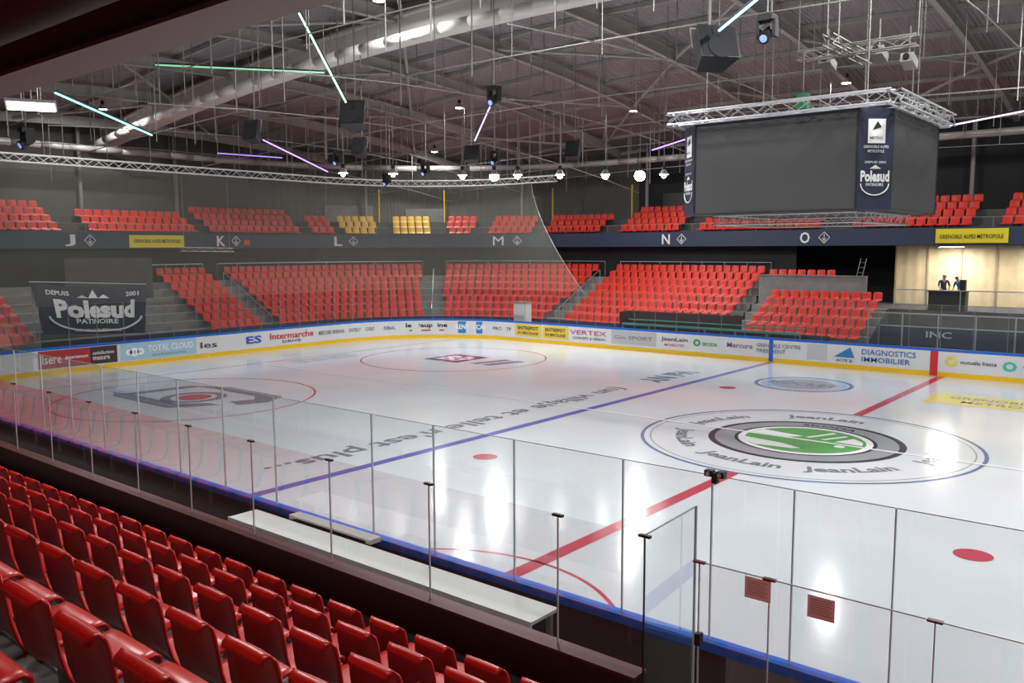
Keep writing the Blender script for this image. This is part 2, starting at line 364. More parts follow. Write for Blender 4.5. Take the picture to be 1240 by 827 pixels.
# ------------------------------------------------------------------ stadium seat meshes
def seat_mesh(nw,prof,thick,W=.225):
    vs=[]
    n=len(prof)
    for k in (0,1):
        for i,(y,z,w,c) in enumerate(prof):
            y0,z0=prof[max(i-1,0)][:2];y1,z1=prof[min(i+1,n-1)][:2]
            dy,dz=y1-y0,z1-z0;l=math.hypot(dy,dz); ny,nz=dz/l,-dy/l
            for j in range(nw):
                t=-1+2*j/(nw-1)
                cu=c*t*t
                yy=y-ny*cu; zz=z-nz*cu
                if k: yy+=ny*thick;zz+=nz*thick
                vs.append((t*W*w*(1-.02*k),yy,zz))
    fs=[];o=n*nw
    for i in range(n-1):
        for j in range(nw-1):
            a=i*nw+j;b=a+1;c2=a+nw+1;d=a+nw
            fs.append((a,b,c2,d)); fs.append((o+a,o+d,o+c2,o+b))
    for j in range(nw-1):
        fs.append((j,o+j,o+j+1,j+1)); a=(n-1)*nw+j; fs.append((a,a+1,o+a+1,o+a))
    for i in range(n-1):
        a=i*nw; fs.append((a,a+nw,o+a+nw,o+a)); b=a+nw-1; fs.append((b,o+b,o+b+nw,b+nw))
    return np.array(vs),fs
PH=[(.40,.38,.86,.0),(.395,.42,.93,.0),(.37,.445,.97,.008),(.3,.45,1,.02),(.18,.435,1,.03),(.07,.43,1,.03),(.01,.45,1,.03),(-.02,.51,1,.035),(-.04,.62,1.0,.045),(-.06,.74,1.0,.04),(-.08,.82,.97,.03),(-.1,.86,.9,.012),(-.125,.875,.8,0),(-.15,.86,.74,0),(-.155,.84,.72,0)]
PL=[(.42,.37,.92,0),(.36,.44,1,.02),(.05,.42,1,.03),(-.02,.5,1,.035),(-.08,.76,.97,.02),(-.12,.81,.8,0)]
seatH=seat_mesh(9,PH,.018,.235); seatL=seat_mesh(4,PL,.02)
def merge_seats(name,places,seat,m,smooth,parent=None,extra=None):
    sv,sf=seat; N=len(sv); V=[];F=[]
    for k,(x,y,z,nx,ny) in enumerate(places):
        fx,fy=-nx,-ny; rx,ry=fy,-fx
        X=x+sv[:,0]*rx+sv[:,1]*fx; Y=y+sv[:,0]*ry+sv[:,1]*fy; Z=z+sv[:,2]
        V.append(np.stack([X,Y,Z],1)); F+=[tuple(i+k*N for i in f) for f in sf]
    V=np.concatenate(V)
    me=bpy.data.meshes.new(name); me.from_pydata(V.tolist(),[],F); me.materials.append(m)
    if smooth: me.polygons.foreach_set('use_smooth',[True]*len(F))
    o=bpy.data.objects.new(name,me); scene.collection.objects.link(o)
    if parent:o.parent=parent
    return o
def path_places(s0,s1,o,z,sp=.53):
    S=srange(s0,s1,.05); P=[SP(s,o) for s in S]; L=[0]
    for a,b in zip(P[:-1],P[1:]): L.append(L[-1]+(b-a).length)
    n=int(L[-1]/sp); off=(L[-1]-n*sp)/2+sp/2
    out=[]
    for k in range(n):
        s=float(np.interp(off+k*sp,L,S)); p=SP(s,o); nn=SN(s); out.append((p.x,p.y,z,nn.x,nn.y))
    return out

# ------------------------------------------------------------------ far / end stands (lower)
O0=3.2;DR=.8;RI=.4;Z0=.65
st=MB()
S0,S1=-9,38.9
for i in range(8):
    z=Z0+RI*i; o=O0+DR*i
    strip(st,S0,S1,o-.35,z-(RI if i else .65),o-.35,z,M_conc); strip(st,S0,S1,o-.35,z,o+.45,z,M_conc)
strip(st,S0,S1,9.25,3.45,9.6,3.45,M_conc)
for i in range(5):
    z=Z0+RI*i; o=O0+DR*i
    strip(st,39.0,46,o-.35,z-(RI if i else .65),o-.35,z,M_conc); strip(st,39.0,46,o-.35,z,o+.45,z,M_conc)
def sidewall(s,o0,z0,o1,z1):
    a=SP(s,o0,0);b=SP(s,o1,0);c=SP(s,o1,z1);d=SP(s,o0,z0); st.quad(a,b,c,d,M_concd)
sidewall(38.9,2.9,.7,9.6,3.5); sidewall(46,2.9,.7,6.5,2.3)
sto=st.build('lower_grandstand')
mb=MB(); 
for a,b in((-9,44.5),):
    strip(mb,a,b,2.45,0,2.45,1.12,M_fascia); strip(mb,a,b,2.45,1.12,2.58,1.12,M_fascia); strip(mb,a,b,2.58,1.12,2.58,.6,M_fascia)
mb.build('stand_front_parapet',parent=sto)
def block(s0,s1,rows,o0=O0,z0=Z0,ri=RI):
    pl=[]
    for i in rows: pl+=path_places(s0,s1,o0+DR*i,z0+ri*i)
    return pl
for a,b,n in((-8,1.2,7),(9.8,13.3,8),(14.3,21.4,8),(22.1,27.2,8),(28.4,38.6,8),(39.7,45.9,5)):
    merge_seats('stadium_seat_block',block(a,b,range(n)),seatL,M_seatf,False)
mb=MB()
for a,b in((9.8,13.3),(14.3,21.4),(22.1,27.2),(28.4,38.6)):
    S=srange(a,b,.8); P=[SP(s,9.5,4.45) for s in S]; mb.poly(P,.03,M_alu,5)
    for s in srange(a,b,1.6): mb.tube(SP(s,9.5,3.45),SP(s,9.5,4.45),.02,M_alu,5)
for s in(13.8,21.75,27.8):
    for i in range(0,7,1): mb.tube(SP(s,O0+DR*i,Z0+RI*i),SP(s,O0+DR*i,Z0+RI*i+.9),.02,M_alu,5)
    mb.tube(SP(s,O0,Z0+.9),SP(s,O0+DR*6,Z0+RI*6+.9),.02,M_alu,5)
mb.build('stand_handrail',parent=sto)

# ------------------------------------------------------------------ balcony (fascia, upper tier)
bal=MB()
F0,F1=-12,66
strip(bal,F0,F1,8.5,5.4,8.5,6.28,M_fascia); strip(bal,F0,F1,8.5,6.28,8.62,6.28,M_fascia); strip(bal,F0,F1,8.62,6.28,8.62,5.95,M_fascia)
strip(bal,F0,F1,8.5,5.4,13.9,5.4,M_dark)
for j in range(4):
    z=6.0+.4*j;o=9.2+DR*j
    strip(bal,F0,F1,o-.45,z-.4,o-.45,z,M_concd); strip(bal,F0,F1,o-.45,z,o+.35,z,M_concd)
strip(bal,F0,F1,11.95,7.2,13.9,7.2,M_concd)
bo=bal.build('balcony')
tx=MB()
def sc(s): return 7/15.5 if 16<s<27 else 1
for t,s in(('J',5.1),('K',14.0),('L',18.8),('M',23.8),('N',32.3),('O',40.9)):
    k=sc(s)
    put_text(tx,t,lambda u,v,s=s,k=k:SP(s+u*k,8.45,5.84+v),.75 if t=='M' else .55,.62,M_white,.0 if t=='M' else .02)
    q=1.35 if t=='M' else 1.05
    for a,b in (((0,.3),(.3,0)),((.3,0),(0,-.3)),((0,-.3),(-.3,0)),((-.3,0),(0,.3)),((0,.2),(0,-.18)),((0,-.18),(.12,-.02)),((0,-.18),(-.12,-.02))):
        tx.tube(SP(s+(q+a[0])*k,8.47,5.84+a[1]),SP(s+(q+b[0])*k,8.47,5.84+b[1]),.02,M_white,4)
def fsign(s0,s1,z0,z1,m): strip(tx,s0,s1,8.46,z0,8.46,z1,m)
fsign(8.3,11.6,5.45,6.15,M_yel); put_text(tx,'GRENOBLE ALPES METROPOLE',lambda u,v:SP(9.95+u,8.43,5.82+v),2.8,.2,M_black)
fsign(47.5,50.7,5.5,6.2,M_yel); put_text(tx,'GRENOBLE ALPES METROPOLE',lambda u,v:SP(49.1+u,8.43,5.82+v),2.8,.2,M_black)
fsign(15.6,16.0,5.6,5.9,cm((.6,.1,.03)))
tx.build('fascia_lettering',parent=bo)
for s0,s1,r,m in((-9,5.0,4,M_seatf),(6.2,13.0,3,M_seatf),(13.6,17.8,4,M_seatf),(18.1,18.8,3,M_seatf),(19.0,20.1,3,M_seaty),(20.5,21.7,3,M_seaty),(22.1,23,3,M_seatf),(23.4,24.8,3,M_seatf),(25.1,27.1,3,M_seatf),(28.4,32.9,4,M_seatf),(34,41.6,3,M_seatf),(43,49.1,4,M_seatf),(50.1,62,4,M_seatf)):
    merge_seats('balcony_seat_block',[p for j in range(r) for p in path_places(s0,s1,9.2+DR*j,6.0+.4*j)],seatL,m,False)
mb=MB()
for s in srange(F0,F1-4,2.0): mb.tube(SP(s,8.56,6.28),SP(s,8.56,6.75),.012,M_rod,4)
P=[SP(s,8.56,6.75) for s in srange(F0,F1-4,1)]; mb.poly(P,.014,M_rod,4)
mb.build('balcony_railing',parent=bo)

# ------------------------------------------------------------------ walls
def zr(x,y): return 15.4-.0022*(x+10)**2-.004*(y-2)**2
mb=MB(); strip(mb,-25,27,14,-.02,14,13.3,M_wallg); mb.build('wall_end')
mb=MB(); strip(mb,27,90,14,-.02,14,13.3,M_dark); mb.build('wall_far')
mb=MB(); mb.box((-46,-33,-.02),(40,-32.8,13),M_dark); mb.build('wall_near')
mb=MB(); mb.box((39.8,-33,-.02),(40,31,13),M_dark); mb.build('wall_right')
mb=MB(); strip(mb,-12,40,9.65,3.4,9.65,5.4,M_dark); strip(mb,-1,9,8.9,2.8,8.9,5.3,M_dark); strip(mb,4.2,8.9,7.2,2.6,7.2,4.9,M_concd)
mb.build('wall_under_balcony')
mb=MB(); X=[-46+2*i for i in range(44)];Y=[-33+2*i for i in range(33)]
mb.add([(x,y,zr(x,y)) for x in X for y in Y],[(i*33+j,i*33+j+1,(i+1)*33+j+1,(i+1)*33+j) for i in range(43) for j in range(32)],M_deck)
mb.build('ceiling',smooth=True)
rs=MB()
for x in range(-42,38,6):
    pts=[(x,y,zr(x,y)-.3) for y in range(-32,31,3)]
    for a,b in zip(pts[:-1],pts[1:]): 
        rs.beam(a,b,.22,.06,M_steel); rs.beam((a[0],a[1],a[2]-.45),(b[0],b[1],b[2]-.45),.22,.06,M_steel); rs.beam((a[0],a[1],a[2]-.2),(b[0],b[1],b[2]-.2),.03,.42,M_steel)
for y in range(-31,30,3):
    pts=[(x,y,zr(x,y)-.12) for x in range(-45,40,3)]
    for a,b in zip(pts[:-1],pts[1:]): rs.beam(a,b,.12,.2,M_steel)
for x in range(-42,32,6):
    for k,y in enumerate(range(-28,26,6)):
        a=(x,y,zr(x,y)-.6);b=(x+6,y+6,zr(x+6,y+6)-.6);c=(x,y+6,zr(x,y+6)-.6);d=(x+6,y,zr(x+6,y)-.6)
        if (k+x//6)%3==0: rs.tube(a,b,.08,M_steel,6)
        if (k+x//6)%3==1: rs.tube(c,d,.08,M_steel,6)
rso=rs.build('roof_framing')
ar=MB()
def za(x): return 14.3-.0022*(x+12)**2
pts=[(x,2.0,za(x)) for x in np.arange(-44,38,2.0)]
for a,b in zip(pts[:-1],pts[1:]):
    a=Vector(a);b=Vector(b);ar.beam(a,b,.6,.8,M_arch); ar.beam(a+Vector((0,0,.46)),b+Vector((0,0,.46)),.95,.09,M_arch); ar.beam(a-Vector((0,0,.46)),b-Vector((0,0,.46)),.95,.09,M_arch)
ar.build('main_roof_arch',parent=rso)
du=MB(); pts=[(x,.7,za(x)-.75) for x in np.arange(-43,37,1.5)]; du.poly(pts,.2,M_arch,14); 
for x in np.arange(-42,36,3): du.tube((x,.7,za(x)-.6),(x,.7,zr(x,.7)-.1),.02,M_rod,5)
du.build('ventilation_duct',smooth=True,parent=rso)
du=MB()
S=srange(-10,60,1.5); du.poly([SP(s,11.0,11.0) for s in S],.2,M_duct,10); 
for s in S[::3]: p=SP(s,11.0); du.tube((p.x,p.y,11.2),(p.x,p.y,zr(p.x,p.y)),.02,M_rod,4)
du.build('perimeter_duct',smooth=True,parent=rso)
sg=MB()
for y,z in((-8,11.2),(-3,11.0),(4,10.9),(9,10.6),(14,10.4),(19,10.3),(24,10.3)):
    zz=lambda x:z-.0012*(x+10)**2
    P=[(x,y,zz(x)) for x in range(-40,24,4)]; sg.poly(P,.02,M_rod,5)
    for k,x in enumerate(np.arange(-40,21,1.6)):
        dz=random.choice((0,.4,.9,-.5)); sg.tube((x,y,zz(x)-dz),(x,y,zr(x,y)),.022 if k%2 else .014,M_rod,4,cap=False)
for x in range(-36,20,8):
    sg.poly([(x,y,10.7-.004*(y-2)**2) for y in range(-8,28,4)],.02,M_rod,5)
sg.build('suspended_pipe_grid',parent=rso)
mb=MB()
for s in (-4,2,8,14,20,24,28,33,38,43,48,53,58,63):
    p=SP(s,13.4); mb.tube((p.x,p.y,7.2),(p.x,p.y,min(13,zr(p.x,p.y))),.12,M_rod,8)
mb.build('balcony_columns',parent=bo)
mb=MB()
for s0,s1,z0,z1,m in((19.0,20.2,7.3,8.5,M_conc),(21,22,7.3,8.3,M_conc),(29,31,7.6,9.0,M_concd),(35,37,7.5,9.2,M_concd)):
    strip(mb,s0,s1,13.85,z0,13.85,z1,m,.4); 
mb.build('door_1')
mb=MB()
for s in(20.3,22.0,24.9,27.3,33.2): p=SP(s,12.6); mb.tube((p.x,p.y,7.2),(p.x,p.y,9.6),.05,M_byel,6)
mb.build('yellow_poles',parent=bo)

# ------------------------------------------------------------------ right-hand far side platform
mb=MB()
mb.box((-10.8,21.85,-.02),(14,25.9,2.25),M_concd)
mb.box((-10.9,21.7,2.25),(-5.2,21.85,3.8),M_conc); mb.box((-10.9,21.65,3.8),(-5.2,21.9,3.86),M_conc)
mb.box((-10.8,21.95,2.25),(-7.2,23.2,3.3),M_concd)
mb.build('press_platform')
merge_seats('stadium_seat_block',[(-10.5+.53*k,22.6,3.3,0,1) for k in range(7)],seatL,M_seatf,False)
M_bat=mat('batten',(.5,.4,.27),.6)
mb=MB(); mb.box((-5.0,26.0,2.25),(8,26.15,5.38),M_wood)
for x in(-5,-3.4,-1.8,-.2,1.4,3,4.6): mb.box((x-.04,25.93,2.25),(x+.04,26.0,5.38),M_bat)
mb.build('wall_plywood')
mb=MB(); mb.box((-3.9,19.9,-.02),(14,20.0,1.55),M_fascia); mb.box((-3.9,19.85,1.55),(14,20.05,1.6),M_alu)
put_text(mb,'INC',lambda u,v:(-1.3+u,19.88,1.25+v),1.1,.3,M_bwhite,.01); mb.build('tunnel_front_wall')
mb=MB(); gl=MB()
for a in np.arange(-3.9,9,1.5):
    gpane((a+.03,18.0),(a+1.47,18.0),.3,2.3,M_glass_far,gl); mb.box((a-.03,17.97,-.02),(a+.03,18.03,2.35),M_alu)
    gpane((a+.03,21.9),(a+1.47,21.9),2.3,3.2,M_glass_far,gl); mb.box((a-.02,21.86,2.25),(a+.02,21.92,3.25),M_alu)
mb.box((-3.9,17.97,2.3),(9,18.03,2.36),M_alu); mb.box((-3.9,21.86,3.2),(9,21.92,3.25),M_alu)
r=empty('tunnel_glass_screen'); mb.build('frame',parent=r); gl.build('panes',parent=r)
mb=MB(); mb.box((-2.35,22.0,2.25),(-.7,22.6,3.15),M_black); mb.box((-2.4,21.95,3.15),(-.65,22.65,3.2),M_black); mb.box((-1.0,22.1,3.2),(-.75,22.35,3.75),M_black)
mb.build('technician_desk')
mb=MB()
mb.box((2.8,22.5,2.25),(3.3,23,3.6),M_black); mb.box((2.75,22.45,3.6),(3.35,23.05,3.65),M_alu); mb.build('equipment_rack')
mb=MB()
for x in(-6.9,-6.6): mb.tube((x,24.5,2.27),(x+.5,24.5,4.7),.02,M_alu,6)
for k in range(8): mb.tube((-6.85+.06*k,24.5,2.6+.27*k),(-6.55+.06*k,24.5,2.6+.27*k),.015,M_alu,5)
mb.build('ladder')
# players bench on far side
mb=MB()
mb.box((-16,16.5,-.02),(-9.5,16.6,1.95),M_bback); mb.box((-16,15.6,-.02),(-15.9,16.5,1.95),M_bback); mb.box((-9.6,16.5,-.02),(-6.2,16.6,1.2),M_bback)
mb.box((-15.8,15.55,1.27),(-6.2,15.65,1.38),M_teal); mb.box((-15.8,15.9,-.02),(-6.2,16.3,.45),M_dark); mb.box((-15.8,16.2,1.5),(-6.2,16.25,1.55),M_teal)
for x in np.arange(-15.8,-6.1,1.6): mb.box((x-.03,15.6,.0),(x+.03,15.66,1.3),M_teal)
mb.build('players_bench')
mb=MB(); mb.box((-23.8,16.2,-.02),(-23.0,16.9,2.1),M_white); mb.box((-23.85,16.15,2.1),(-22.95,16.95,2.16),M_alu); mb.box((-23.75,16.17,.2),(-23.05,16.2,1.1),M_arch); mb.build('kiosk_cabinet')

# ------------------------------------------------------------------ banner on end stand
mb=MB()
A0,B0=Vector((-32.3,-7.4,3.9)),Vector((-32.3,-2.0,3.6))
n=24;vs=[];fs=[]
def bp_(u,v,off=0): 
    p=A0.lerp(B0,u)
    return Vector((p.x+.10*math.sin(u*math.pi*6)+off+.25*(1-v),p.y+.35*(1-v)*(1-2*u),p.z-(1-v)*2.35-.15*math.sin(u*math.pi)*v))
for i in range(n+1):
    for j in range(9): vs.append(bp_(i/n,j/8))
for i in range(n):
    for j in range(8): fs.append((i*9+j,(i+1)*9+j,(i+1)*9+j+1,i*9+j+1))
mb.add(vs,fs,M_banner)
def bt(t,u0,v0,w,h,bold=.02,m=M_white): put_text(mb,t,lambda u,v:bp_(u0+u/5.4,v0+v/2.35,.04),w,h,m,bold)
bt('Polesud',.52,.52,4.0,.9,.05); bt('DEPUIS',.2,.84,1.1,.22); bt('2001',.86,.84,.75,.22); bt('PATINOIRE',.52,.27,2.1,.24,.02); bt('GRENOBLE-ALPES METROPOLE',.52,.08,2.4,.14,.01)
for a in range(20):
    f=lambda k:bp_(.52+.44*math.cos(math.pi+math.pi*k/20),.36+.3*math.sin(math.pi+math.pi*k/20),.04)
    mb.tube(f(a),f(a+1),.05,M_white,4)
for q in((.4,.78),(.5,.9),(.6,.8)):
    mb.add([bp_(q[0]-.05,.76,.04),bp_(q[0]+.05,.76,.04),bp_(q[0],q[1]+.04,.04)],[(0,1,2)],M_white)
for y,zt_ in((-7.3,3.9),(-2.1,3.6)): mb.tube((-32.38,y,1.15),(-32.38,y,zt_),.03,M_alu,6)
mb.tube((-32.38,-7.4,3.93),(-32.38,-2,3.63),.025,M_alu,6)
mb.build('hanging_banner')

# ------------------------------------------------------------------ net and its truss
mb=MB(); NS=srange(-6,31.9,.6)
vs=[];fs=[]
K=10
for s in NS:
    for k in range(K+1): 
        smax=31.9-3.6*(1-(1-k/K)**1.5); vs.append(SP(min(s,smax),.25,GT+(9.0-GT)*k/K))
for i in range(len(NS)-1):
    for k in range(K):
        fs.append((i*(K+1)+k,(i+1)*(K+1)+k,(i+1)*(K+1)+k+1,i*(K+1)+k+1))
mb.add(vs,fs,net_mat())
e=[SP(31.9-3.6*(1-(1-k/K)**1.5),.25,GT+(9.0-GT)*k/K) for k in range(K+1)]
mb.poly(e,.012,M_duct,5)
no=mb.build('safety_net')
mb=MB(); mb.truss([SP(s,.25,9.15) for s in srange(-6,30,1.4)],.32,M_white,.025,.45)
for s in srange(-4,29,5): p=SP(s,.25); mb.tube((p.x,p.y,9.3),(p.x,p.y,zr(p.x,p.y)),.012,M_rod,4)
mb.build('net_truss',parent=no)
mb=MB(); mb.truss([(-32.5,0,5.35),(-32.5,3,5.3)],.2,M_alu,.015,.3); mb.tube((-32.5,.2,5.4),(-32.5,.2,9),.01,M_rod,4); mb.tube((-32.5,2.8,5.4),(-32.5,2.8,9),.01,M_rod,4); mb.build('lighting_truss')

# ------------------------------------------------------------------ scoreboard
sbd=empty('scoreboard_cube')
mb=MB(); hx,hy,c=2.66,2.6,.6; zb,zt=6.2,8.48; cxo=-.08
oct_=[(-hx+c,-hy),(hx-c,-hy),(hx,-hy+c),(hx,hy-c),(hx-c,hy),(-hx+c,hy),(-hx,hy-c),(-hx,-hy+c)]
oct_=[(x+cxo,y) for x,y in oct_]
n=8
for i in range(n):
    a=oct_[i];b=oct_[(i+1)%n]; m=M_led if i%2==0 else M_banner
    mb.quad((*a,zb),(*b,zb),(*b,zt),(*a,zt),m)
    mb.tube((*a,zb),(*a,zt),.025,M_black,6); mb.tube((*a,zb),(*b,zb),.03,M_black,6); mb.tube((*a,zt),(*b,zt),.03,M_black,6)
mb.add([(*p,zt) for p in oct_],[tuple(range(8))],M_black); mb.add([(*p,zb) for p in oct_],[tuple(range(8))[::-1]],M_black)
mb.build('body',parent=sbd)
mb=MB()
lo=[(-1.8,-2.0),(1.9,-2.0),(1.9,1.8),(-1.8,1.8),(-1.8,-2.0)]
mb.truss([(x,y,6.04) for x,y in lo],.24,M_truss,.02,.35)
fx0,fx1,fy0,fy1,fz=-2.75,2.8,-2.85,2.2,8.65
mb.truss([(fx0,fy0,fz),(fx1,fy0,fz),(fx1,fy1,fz),(fx0,fy1,fz),(fx0,fy0,fz)],.28,M_alu,.026,.4)
mb.truss([(fx0,0,fz),(fx1,0,fz)],.28,M_truss,.02,.4)
for x,y in((-2.1,-2.1),(2.0,-2.1),(2.0,2.1),(-2.1,2.1)):
    mb.tube((x,y,8.45),(x,y,8.75),.04,M_alu,6)
    mb.tube((x,y,8.8),(x,y,zr(x,y)),.015,M_rod,5)
mb.build('trusses',parent=sbd)
tb=MB()
for ang,(cx_,cy_) in((-45,(hx-c/2,-hy+c/2)),(-135,(-hx+c/2,-hy+c/2)),(45,(hx-c/2,hy-c/2)),(135,(-hx+c/2,hy-c/2))):
    t=math.radians(ang); nrm=Vector((math.cos(t),math.sin(t),0)); tan=Vector((-math.sin(t),math.cos(t),0))
    base=Vector((cx_+cxo,cy_,0))
    def FF(d): return lambda u,v:base+nrm*d+tan*u+Vector((0,0,v))
    F=FF(.03);G=FF(.04);I=FF(.05)
    W=.42
    tb.quad(F(-W,zb-.02),F(W,zb-.02),F(W,zt+.02),F(-W,zt+.02),M_banner)
    tb.quad(G(-.2,7.7),G(.22,7.7),G(.22,8.25),G(-.2,8.25),M_white)
    tb.add([I(-.1,8.0),I(.12,8.06),I(.02,8.2)],[(0,1,2)],M_black); put_text(tb,'METRO',lambda u,v:I(u,7.82+v),.3,.06,M_black)
    put_text(tb,'GRENOBLE ALPES',lambda u,v:I(u,7.62+v),.6,.06,M_white); put_text(tb,'METROPOLE',lambda u,v:I(u,7.52+v),.4,.06,M_white)
    put_text(tb,'Polesud',lambda u,v:I(u,6.95+v),.7,.26,M_white,.04); put_text(tb,'PATINOIRE',lambda u,v:I(u,6.76+v),.42,.07,M_white)
    put_text(tb,'DEPUIS 2001',lambda u,v:I(u,7.27+v),.5,.05,M_white)
    for k in range(12):
        g=lambda k:I(.34*math.cos(math.pi+math.pi*k/12),6.78+.26*math.sin(math.pi+math.pi*k/12)); tb.tube(g(k),g(k+1),.015,M_white,4)
    tb.add([I(-.14,7.12),I(.14,7.12),I(0,7.21)],[(0,1,2)],M_white)
tb.build('corner_banners',parent=sbd)
mb=MB()
mb.truss([(-.5,0,10.4),(2.5,0,10.4)],.25,M_rod,.025,.4); mb.truss([(.8,-1.5,10.4),(.8,1.5,10.4)],.25,M_rod,.025,.4)
for x,y in((-.5,0),(2.5,0),(.8,-1.5),(.8,1.5)): mb.tube((x,y,10.5),(x,y,zr(x,y)),.015,M_rod,5)
mb.obox((-.3,-.1,9.2),(1,0,0),(0,1,0),(0,0,1),.15,.12,.2,mat('hoist_green',(.02,.25,.1),.5)); mb.tube((-.3,-.1,8.8),(-.3,-.1,10.5),.015,M_rod,5)
mb.build('hoist_frame',parent=sbd)

# ------------------------------------------------------------------ speakers, moving heads, tubes
def speaker(p,w,h,d,yaw,tilt):
    r=empty('hanging_speaker'); mb=MB(); R=Matrix.Translation(p)@Matrix.Rotation(yaw,4,'Z')@Matrix.Rotation(tilt,4,'X')
    T=lambda x,y,z:R@Vector((x,y,z))
    P=[T(-w/2,-d/2,-h/2),T(w/2,-d/2,-h/2),T(w*.33,d/2,-h/2),T(-w*.33,d/2,-h/2),T(-w/2,-d/2,h/2),T(w/2,-d/2,h/2),T(w*.33,d/2,h/2),T(-w*.33,d/2,h/2)]
    mb.add(P,[(0,3,2,1),(4,5,6,7),(0,1,5,4),(1,2,6,5),(2,3,7,6),(3,0,4,7)],M_black)
    mb.quad(T(-w*.46,-d/2-.01,-h*.46),T(w*.46,-d/2-.01,-h*.46),T(w*.46,-d/2-.01,h*.46),T(-w*.46,-d/2-.01,h*.46),M_dark)
    mb.tube(T(0,-d/2-.012,-h*.18),T(0,-d/2-.03,-h*.18),w*.3,M_dark,20)
    mb.tube(T(0,-d/2-.012,h*.27),T(0,-d/2-.03,h*.27),w*.15,M_dark,16)
    for sx in(-1,1): mb.tube(T(sx*w*.52,0,0),T(sx*w*.52,0,h*.62),.02,M_rod,5)
    mb.tube(T(-w*.52,0,h*.62),T(w*.52,0,h*.62),.02,M_rod,5)
    t=T(0,0,h*.62); mb.tube(t,(t.x,t.y,zr(t.x,t.y)),.025,M_rod,6)
    mb.build('cabinet',parent=r)
speaker(Vector((-14.6,-3.5,9.86)),.85,.85,.6,.6,-.3)
speaker(Vector((-21.6,-2.8,10.0)),.6,.8,.5,.4,-.25)
speaker(Vector((-18.2,6.5,9.6)),.7,.7,.5,.5,-.3)
speaker(Vector((-20.6,1.9,9.7)),.6,.75,.5,.3,-.3)
speaker(Vector((-15.8,11.1,10)),.7,.8,.5,.2,-.3)
speaker(Vector((-1.2,-3.6,10.1)),1.0,.85,.7,.9,-.35)
M_lens=em('mover_lens',(.3,.4,.9),.8)
def mover(p):
    mb=MB(); p=Vector(p)
    mb.box((p.x-.18,p.y-.18,p.z+.28),(p.x+.18,p.y+.18,p.z+.42),M_black)
    for s in(-1,1): mb.box((p.x+s*.2-.04,p.y-.1,p.z-.1),(p.x+s*.2+.04,p.y+.1,p.z+.3),M_black)
    mb.tube(p+Vector((0,-.2,-.15)),p+Vector((0,.2,.1)),.15,M_black,14,r2=.12); mb.tube(p+Vector((0,-.21,-.155)),p+Vector((0,-.22,-.16)),.09,M_lens,14)
    mb.tube(p+Vector((0,0,.42)),(p.x,p.y,zr(p.x,p.y)),.02,M_rod,6)
    mb.build('moving_head_light')
for p in((-21.2,-11.5,8.8),(-10.9,-.45,10.4),(-24,3.4,9.5),(-19,9,9.6),(-.1,-3.0,10.4),(-27,9.2,9.0),(-23.4,8.6,9.3)): mover(p)
for p in((0,.8,10.3),(1.4,.6,10.3),(1.9,1.5,10.2)):
    mb=MB(); p=Vector(p); mb.obox(p,(1,0,0),(0,1,-.3),(0,.3,1),.16,.26,.12,M_duct); mb.tube(p+Vector((0,-.26,.07)),p+Vector((0,-.33,.09)),.08,M_black,12); mb.tube(p+Vector((0,0,.1)),p+Vector((0,0,.9)),.025,M_rod,5); mb.build('projector')
GRN=em('led_green',(.5,1,.7),2);CYN=em('led_cyan',(.3,.9,.9),2);BLU=em('led_blue',(.3,.6,1),3);VIO=em('led_violet',(.5,.3,1),2)
for a,b,m in(((-12.7,-7.1,12.2),(-14.06,-4.3,10.15),GRN),((-21.7,-6.75,12.0),(-18.6,-1.55,12.1),em('led_dimgreen',(.35,.8,.5),.6)),((-18.3,-11.75,9.95),(-21.9,-6.9,9.5),CYN),
  ((-.85,-4.0,10.4),(.8,-5.2,10.7),BLU),((-16.8,5.1,10.),(-14.9,4,11.2),em('led_lav',(.7,.6,1),1.5)),((-25.6,.4,10.3),(-28.2,6.1,9.4),VIO),((.1,13.9,10),(3.6,11.2,10),em('led_viowhite',(.85,.75,1),1.5)),((-12.9,13.5,10),(-10.6,12.8,10.3),VIO),
  ((-32,2,10.3),(-30.6,5,10.2),em('led_dimviolet',(.45,.3,.9),.9)),((-8,16,10.5),(-3.5,15,10.5),VIO)):
    mb=MB(); mb.tube(a,b,.03,m,8); mb.beam(Vector(a)+Vector((0,0,.06)),Vector(b)+Vector((0,0,.06)),.07,.05,M_black)
    for q in(a,b): mb.tube((q[0],q[1],q[2]+.06),(q[0],q[1],zr(q[0],q[1])),.008,M_rod,4)
    mb.build('led_tube_light')

# ------------------------------------------------------------------ near-side soffit beam
mb=MB(); mb.box((-30,-18.75,7.45),(14,-18.45,7.85),mat('beam_brown',(.13,.1,.09),.5)); mb.box((-30,-18.9,7.42),(14,-18.3,7.47),mat('beam_flange',(.17,.125,.115),.5))
mb.box((-30,-32.7,8.0),(14,-18.4,8.15),mat('soffit_red',(.05,.009,.008),.6))
for y in(-20.2,-22,-24): mb.box((-30,y-.1,7.75),(14,y+.1,8.0),mat('soffit_joist',(.07,.016,.014),.6))
mb.build('balcony_soffit')

